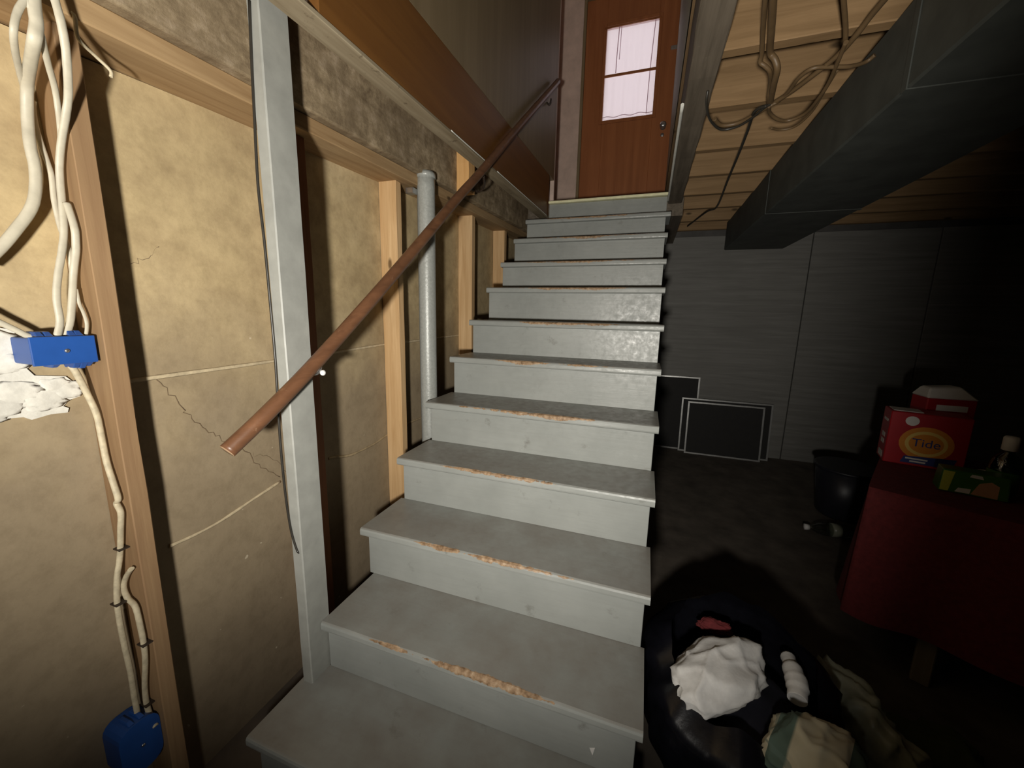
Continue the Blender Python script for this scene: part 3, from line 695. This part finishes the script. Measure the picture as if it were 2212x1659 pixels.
c_wire([(1.434, 0.71, 2.15), (1.428, 0.783, 2.15), (1.42, 0.849, 2.14), (1.403, 0.918, 2.13), (1.367, 0.986, 2.12), (1.332, 1.073, 2.12), (1.293, 1.142, 2.12), (1.249, 1.218, 2.12), (1.208, 1.259, 2.12), (1.156, 1.258, 2.12), (1.124, 1.218, 2.13)], .0075, 'brown cable drooping in a long diagonal across the joists', 3)
c_wire([(1.08, 1.086, 2.17), (1.082, 1.112, 2.14), (1.107, 1.196, 2.12), (1.156, 1.269, 2.11), (1.21, 1.263, 2.11), (1.248, 1.208, 2.11), (1.273, 1.137, 2.11), (1.287, 1.113, 2.11)], .0045, 'thin dark wire looping lowest beside the rough timber', 4, 'black_wire')
c_wire([(1.519, 0.981, 2.15), (1.502, 0.993, 2.14), (1.453, 0.963, 2.12), (1.395, 0.948, 2.12), (1.353, 0.943, 2.12), (1.332, 0.984, 2.12), (1.327, 1.057, 2.12), (1.315, 1.115, 2.12), (1.29, 1.125, 2.11)], .006, 'brown cable arching from the duct to the knot', 5)
c_wire([(1.401, 0.853, 2.13), (1.411, 0.925, 2.12), (1.423, 1.009, 2.11), (1.424, 1.094, 2.1), (1.419, 1.192, 2.1), (1.382, 1.236, 2.1), (1.341, 1.218, 2.1), (1.304, 1.181, 2.11), (1.287, 1.124, 2.11)], .006, 'brown cable sagging in a bow right of the knot', 6)
c_wire([(1.434, 0.991, 2.13), (1.431, 1.067, 2.11), (1.436, 1.185, 2.1), (1.413, 1.267, 2.09), (1.371, 1.286, 2.09), (1.329, 1.259, 2.09)], .004, 'thin wire sagging under the bowed cable', 7)
c_wire([(1.337, 0.72, 2.17), (1.364, 0.778, 2.16), (1.388, 0.83, 2.15), (1.408, 0.879, 2.14)], .006, 'short brown cable coming straight down beside the duct', 8)
c_wire([(1.279, 1.121, 2.11), (1.253, 1.176, 2.12), (1.268, 1.364, 2.13), (1.285, 1.594, 2.14), (1.311, 2.039, 2.15), (1.347, 2.674, 2.16), (1.296, 2.807, 2.16), (1.211, 3.322, 2.17)], .006, 'dark cable trailing from the knot towards the back wall', 9, 'black_wire')

# ================================================================ along the back wall
def screen(x0, x1, z0, z1, y, lean, label):
    t = empty('window_screen', ((x0+x1)/2, y, z0)); tag(t, label, 'window screen', 'window screens leaning on the back wall')
    w_ = .016
    L = lambda z: y + lean*(z-z0)/(z1-z0)
    def bar(nm, a, b, c, d):
        hexa(nm, [(a,L(c)-.012,c),(b,L(c)-.012,c),(b,L(c),c),(a,L(c),c),(a,L(d)-.012,d),(b,L(d)-.012,d),(b,L(d),d),(a,L(d),d)], M['alu'], t, .001)
    bar('frame_rail', x0, x1, z0, z0+w_); bar('frame_rail', x0, x1, z1-w_, z1); bar('frame_stile', x0, x0+w_, z0+w_, z1-w_); bar('frame_stile', x1-w_, x1, z0+w_, z1-w_)
    pyd('screen_mesh', [(x0+w_,L(z0)-.006,z0+w_),(x1-w_,L(z0)-.006,z0+w_),(x1-w_,L(z1)-.006,z1-w_),(x0+w_,L(z1)-.006,z1-w_)], [(0,1,2,3)], M['mesh'], t)
screen(1.40, 2.085, .0, .535, 3.60, .06, 'smaller dark screen with a thin metal frame, in front')
screen(1.345, 2.165, .0, .560, 3.66, .05, 'wider dark metal framed screen just behind the smaller one')
screen(1.02, 1.50, .0, .775, 3.70, .04, 'tall dark panel with a bright metal edge, partly hidden by the stairs')

bk = empty('bucket', (2.36,2.62,0)); tag(bk, 'dark round plastic bucket on the floor near the red cloth', 'bucket')
lathe('bucket_body', [(.13,0),(.15,.02),(.185,.36),(.178,.36),(.14,.03),(.0001,.025)], M['bucket'], bk, 32, (2.36,2.62,0))
lathe('bucket_rim', [(.185,.345),(.196,.348),(.196,.365),(.178,.365)], M['bucket'], bk, 32, (2.36,2.62,0))
bt = empty('plastic_bottle', (2.05,2.24,0)); tag(bt, 'clear bottle lying on the dark floor left of the red cloth', 'bottle')
ax = Vector((-.93,-.10,0)).normalized()
lathe('bottle_body', [(.001,0),(.036,.004),(.042,.02),(.042,.15),(.034,.19),(.016,.225),(.015,.245)], M['clear'], bt, 20, (2.28,2.26,.043), ax)
lathe('bottle_cap', [(.019,.242),(.019,.268),(.001,.270)], M['white_print'], bt, 16, (2.28,2.26,.043), ax)
lathe('bottle_label', [(.0425,.07),(.0425,.12)], M['grey_poly'], bt, 20, (2.28,2.26,.043), ax)

# ================================================================ table under a red cloth, with washing things
TZ = .74; TW, TD = 1.05, .78
TM = Matrix.Translation((1.80,1.17,0)) @ Matrix.Rotation(math.radians(-28), 4, 'Z')
tt = empty('table', TM @ Vector((TW/2,TD/2,0))); tag(tt, 'table hidden under a long dark red cloth, one pale leg showing', 'table')
def tbox(name, a, b, c, d, z0, z1, mat, parent, bev):
    hexa(name, [TM @ Vector(q) for q in ((a,c,z0),(b,c,z0),(b,d,z0),(a,d,z0),(a,c,z1),(b,c,z1),(b,d,z1),(a,d,z1))], mat, parent, bev)
tbox('table_top', 0, TW, 0, TD, TZ-.03, TZ, M['leg'], tt, .003)
for x in (.235, TW-.10):
    for y in (.085, TD-.06):
        tbox('leg', x-.027, x+.027, y-.027, y+.027, 0, TZ-.03, M['leg'], tt, .004)
def cloth_over():
    per = 2*(TW+TD); N = 240
    def pt(s):
        s = s % per
        if s < TW: return Vector((s, 0)), Vector((0,-1))
        s -= TW
        if s < TD: return Vector((TW, s)), Vector((1,0))
        s -= TD
        if s < TW: return Vector((TW-s, TD)), Vector((0,1))
        s -= TW
        return Vector((0, TD-s)), Vector((-1,0))
    v, f = [], []; rows = 12
    for i in range(N):
        s = per*i/N; p_, n_ = pt(s)
        n2 = Vector((0,0))
        for d in (-.05,-.025,0,.025,.05): n2 += pt(s+d)[1]
        n2.normalize()
        for j in range(rows+1):
            h = j/rows; drop = TZ + .004 - h*.53
            wv = (.5+.5*math.sin(s*17+1.3*math.sin(s*5)))*.035*h + .006
            q = p_ + n2*(wv + .01*h)
            v.append(TM @ Vector((q.x, q.y, drop + (.02*math.sin(s*3.1)*h))))
    for i in range(N):
        for j in range(rows):
            a = i*(rows+1)+j; b = ((i+1)%N)*(rows+1)+j
            f.append((a, a+1, b+1, b))
    f.append(tuple(i*(rows+1) for i in range(N)))
    o = pyd('tablecloth', v, f, M['red_cloth'], None, True); o.data.polygons[-1].use_smooth = False
    tag(o, 'long dark red cloth draped over the table on the right', 'tablecloth')
cloth_over()

def text(name, s, loc, size, mat, parent, rx=math.pi/2, rz=0, ex=.0004, shear=0):
    cu = bpy.data.curves.new(name, 'FONT'); cu.body = s; cu.size = size; cu.align_x = 'CENTER'; cu.align_y = 'CENTER'; cu.extrude = ex; cu.shear = shear
    o = bpy.data.objects.new(name, cu); col.objects.link(o)
    dg = bpy.context.evaluated_depsgraph_get(); me = bpy.data.meshes.new_from_object(o.evaluated_get(dg))
    bpy.data.objects.remove(o); bpy.data.curves.remove(cu)
    me.transform(Matrix.Translation(loc) @ Matrix.Rotation(rz, 4, 'Z') @ Matrix.Rotation(rx, 4, 'X'))
    me.materials.clear(); return link(name, me, mat, parent)
def disc(name, c, rx, rz, mat, parent, yaw, n=28, th=.0006, r0=0):
    R = Matrix.Rotation(yaw, 3, 'Z'); P = []
    for j in range(n):
        a = 2*math.pi*j/n; P.append(Vector(c) + R @ Vector((math.cos(a)*rx, 0, math.sin(a)*rz)))
    return slab(name, P, R @ Vector((0,-1,0)), th, mat, parent)

def detergent_box():
    yaw = math.radians(-15); bx, by, W_, D_, H_ = 2.12, 1.50, .25, .13, .235
    z0 = TZ+.006; R = Matrix.Rotation(yaw, 3, 'Z'); O = Vector((bx, by, z0))
    t = empty('detergent_box', O); tag(t, 'red washing powder box with a yellow ringed emblem on the table', 'box')
    P = lambda x, y, z: O + R @ Vector((x, y, z))
    ct = hexa('carton', [P(-W_/2,0,0),P(W_/2,0,0),P(W_/2,D_,0),P(-W_/2,D_,0),P(-W_/2,0,H_),P(W_/2,0,H_),P(W_/2,D_,H_),P(-W_/2,D_,H_)], M['red_card'], t, .003)
    c = P(0,-.0006,.105)
    disc('emblem_ring', c, .085, .075, M['orange'], ct, yaw); disc('emblem_ring', P(0,-.0012,.105), .066, .056, M['yellow'], ct, yaw); disc('emblem_ring', P(0,-.0018,.105), .054, .043, M['orange'], ct, yaw)
    text('emblem_word', 'Tide', P(0,-.003,.106), .05, M['navy'], ct, rz=yaw)
    slab('blue_band', [P(-.07,-.0014,.012),P(.09,-.0014,.012),P(.10,-.0014,.055),P(-.06,-.0014,.042)], R@Vector((0,-1,0)), .0006, M['navy'], ct)
    for q in ((-.055,.03,.07),(-.04,.018,.05)):
        slab('print_line', [P(q[0],-.0022,q[1]),P(q[0]+q[2],-.0022,q[1]),P(q[0]+q[2],-.0022,q[1]+.007),P(q[0],-.0022,q[1]+.007)], R@Vector((0,-1,0)), .0005, M['white_print'], ct)
    disc('round_print', P(-.055,-.0008,.200), .022, .021, M['white_print'], ct, yaw)
    for (y0, y1, z0_, z1_) in ((.03,.10,.012,.04),(.04,.09,.075,.095),(.04,.09,.105,.125),(.03,.10,.18,.192)):
        slab('side_print', [P(-W_/2-.0004,y1,z0_),P(-W_/2-.0004,y0,z0_),P(-W_/2-.0004,y0,z1_),P(-W_/2-.0004,y1,z1_)], R@Vector((-1,0,0)), .0006, M['white_print'], ct)
    slab('top_flap', [P(-W_/2+.01,.02,H_+.001),P(-.02,.02,H_+.001),P(-.02,D_-.02,H_+.001),P(-W_/2+.01,D_-.02,H_+.001)], (0,0,1), .002, M['white_print'], ct)
detergent_box()
def red_pack():
    t = empty('red_carton', (2.27,1.69,TZ)); tag(t, 'taller red carton with a white top behind the detergent box', 'box')
    box('carton', 2.185, 2.36, 1.665, 1.78, TZ+.006, TZ+.29, M['red_card'], t, .004)
    hexa('white_top', [(2.18,1.66,TZ+.29),(2.365,1.66,TZ+.29),(2.365,1.785,TZ+.29),(2.18,1.785,TZ+.29),(2.20,1.69,TZ+.335),(2.31,1.69,TZ+.345),(2.31,1.76,TZ+.345),(2.20,1.76,TZ+.335)], M['white_print'], t, .006)
    slab('print_line', [(2.22,1.6645,TZ+.235),(2.33,1.6645,TZ+.235),(2.33,1.6645,TZ+.262),(2.22,1.6645,TZ+.262)], (0,-1,0), .0006, M['white_print'], t)
red_pack()
def wipes():
    yaw = math.radians(-17); O = Vector((2.115,1.205,TZ+.006)); R = Matrix.Rotation(yaw, 3, 'Z')
    P = lambda x, y, z: O + R @ Vector((x, y, z)); t = empty('green_pack', O); tag(t, 'yellow and green packet lying in front of the red detergent box', 'packet')
    W_, D_, H_ = .175, .08, .085
    hexa('packet', [P(-W_/2,0,0),P(W_/2,0,0),P(W_/2,D_,0),P(-W_/2,D_,0),P(-W_/2+.004,.005,H_),P(W_/2-.004,.005,H_),P(W_/2-.004,D_-.005,H_),P(-W_/2+.004,D_-.005,H_)], M['green_card'], t, .005, 2)
    n = R@Vector((0,-1,.05))
    slab('lime_band', [P(-W_/2+.003,-.0003,.004),P(-.062,-.0003,.004),P(-.052,.0042,H_-.006),P(-W_/2+.006,.0042,H_-.006)], n, .0008, M['lime'], t)
    slab('peach_print', [P(-.005,-.0003,.006),P(.06,-.0003,.004),P(.06,.003,.05),P(.04,.0035,.062),P(.012,.003,.05)], n, .0008, M['peach'], t)
    slab('white_print', [P(-.045,-.0003,.006),P(-.008,-.0003,.006),P(-.006,.001,.024),P(-.038,.001,.022)], n, .0008, M['white_print'], t)
    slab('white_print', [P(-.015,.0035,.068),P(.02,.0036,.066),P(.015,.004,.078),P(-.01,.004,.079)], n, .0008, M['white_print'], t)
wipes()
SBX, SBY = (2.234, 1.267)
SBX += .012; SBY += .03
sbt = empty('soap_bottle', (SBX,SBY,TZ)); tag(sbt, 'green bottle with a white cap at the right end of the table', 'bottle')
lathe('bottle_body', [(.036,0),(.042,.006),(.042,.10),(.034,.135),(.015,.155),(.015,.165)], M['green_clear'], sbt, 24, (SBX,SBY,TZ+.006))
lathe('bottle_cap', [(.019,.163),(.021,.165),(.021,.21),(.017,.216),(.001,.217)], M['white_print'], sbt, 20, (SBX,SBY,TZ+.006))
lb = lathe('label_band', [(.0425,.02),(.0425,.085)], M['green_card'], sbt, 24, (SBX,SBY,TZ+.006))
wc = empty('small_cup', (2.25,1.37,TZ)); tag(wc, 'small pale cup between the packet and the red box', 'cup')
lathe('cup', [(.022,0),(.028,.05),(.026,.05),(.020,.004),(.0001,.003)], M['white_cloth'], wc, 18, (2.25,1.37,TZ+.006))

# ================================================================ laundry beside the stairs
def crumple(name, c, s, mat, seed, amp=.35, freq=1.6, parent=None, rot=0, sub=5, fold=.12):
    bm = bmesh.new(); bmesh.ops.create_icosphere(bm, subdivisions=sub, radius=1)
    R = Matrix.Rotation(rot, 3, 'Z'); off = Vector((seed*13.7, seed*3.1, seed*7.7))
    for v in bm.verts:
        p_ = v.co.copy()
        n1 = noise.noise(p_*freq*.8 + off)
        q = 1 + amp*n1
        for kk, (dx, dy, dz, fr) in enumerate(((.8,.5,.3,4.2),(-.5,.8,.2,5.7),(.2,-.4,.9,7.5))):
            sgn = math.sin((p_.x*dx + p_.y*dy + p_.z*dz)*fr + 3.2*noise.noise(p_*1.3 + off*(kk+1.3)) + seed)
            q += fold*(1-abs(sgn))**2*(.9-.22*kk)
        w_ = Vector((p_.x*s[0], p_.y*s[1], p_.z*s[2]))*q
        v.co = Vector(c) + R @ w_
        if v.co.z < .004: v.co.z = .004 + .002*abs(p_.x)
    return fin(name, bm, mat, parent, True)

BC = Vector((*(1.271, 0.526), 0))
def trash_bag():
    t = empty('laundry_bag', BC); tag(t, 'black plastic bag with its mouth open, full of laundry, beside the stairs', 'bag')
    n, m = 96, 26; v, f = [], []
    for j in range(m+1):
        h = j/m
        for i in range(n):
            a = 2*math.pi*i/n; d = Vector((math.cos(a), math.sin(a), 0))
            base = .17 + .10*math.sin(min(h,1)*math.pi*.75)
            if h > .85: base -= (h-.85)*.35
            q = 1 + .10*noise.noise(d*2 + Vector((0,0,h*2))) + .07*(abs(noise.noise(d*5 + Vector((3,0,h*3)))) ) + .03*noise.noise(d*13 + Vector((9,0,h*8)))
            z = h*.40*(1 + .15*noise.noise(d*1.7 + Vector((5,5,0)))*h)
            # the far rim stands up, the near rim sags
            z += h*h*.06*d.y
            v.append(tuple(BC + Vector((d.x*base*q*.98, d.y*base*q, max(.003, z)))))
    for j in range(m):
        for i in range(n):
            f.append((j*n+i, j*n+(i+1)%n, (j+1)*n+(i+1)%n, (j+1)*n+i))
    f.append(tuple(range(n))[::-1])
    pyd('bag_skin', v, f, M['black_plastic'], t, True)
trash_bag()
def garment(name, c, s, mat, seed, label, cat, **k):
    o = crumple(name, c, s, mat, seed, **k); return tag(o, label, cat, 'laundry beside the stairs')
garment('white_shirt', (1.212, 0.506, 0.35), (.085,.15,.075), M['white_cloth'], 2, 'crumpled white shirt bulging out of the black bag', 'shirt', rot=-.75, amp=.22, fold=.11)
garment('navy_clothes', BC + Vector((0,.02,.20)), (.19,.19,.10), M['navy_cloth'], 9, 'dark navy clothes filling the inside of the black bag', 'clothing', amp=.2)
garment('red_garment', (1.232, 0.688, 0.36), (.05,.018,.022), M['red_cloth'], 3, 'dark red garment at the back rim of the black bag', 'clothing')
sk = tube('white_sock', [(1.431, 0.655, 0.34), (1.427, 0.601, 0.345), (1.425, 0.556, 0.34), (1.414, 0.515, 0.33)], [.020,.026,.028,.024], M['white_cloth'], None, n=16, k=8, wob=.05, seed=4); tag(sk, 'single white sock hanging over the right rim of the black bag', 'sock', 'laundry beside the stairs')
garment('plastic_sack', (1.62, 0.667, 0.14), (.09,.16,.14), M['grey_poly'], 5, 'thin grey green plastic sack on the floor right of the black bag', 'bag', rot=.5, amp=.3, fold=.16)
garment('plaid_cloth', (1.396, 0.353, 0.33), (.105,.085,.075), M['plaid'], 6, 'cream and green plaid cloth heaped in front of the bag', 'cloth', rot=.3, amp=.25)
garment('olive_cloth', (1.855, 0.762, 0.05), (.13,.10,.06), M['olive'], 8, 'dark olive cloth lying at the lower right on the floor', 'cloth')
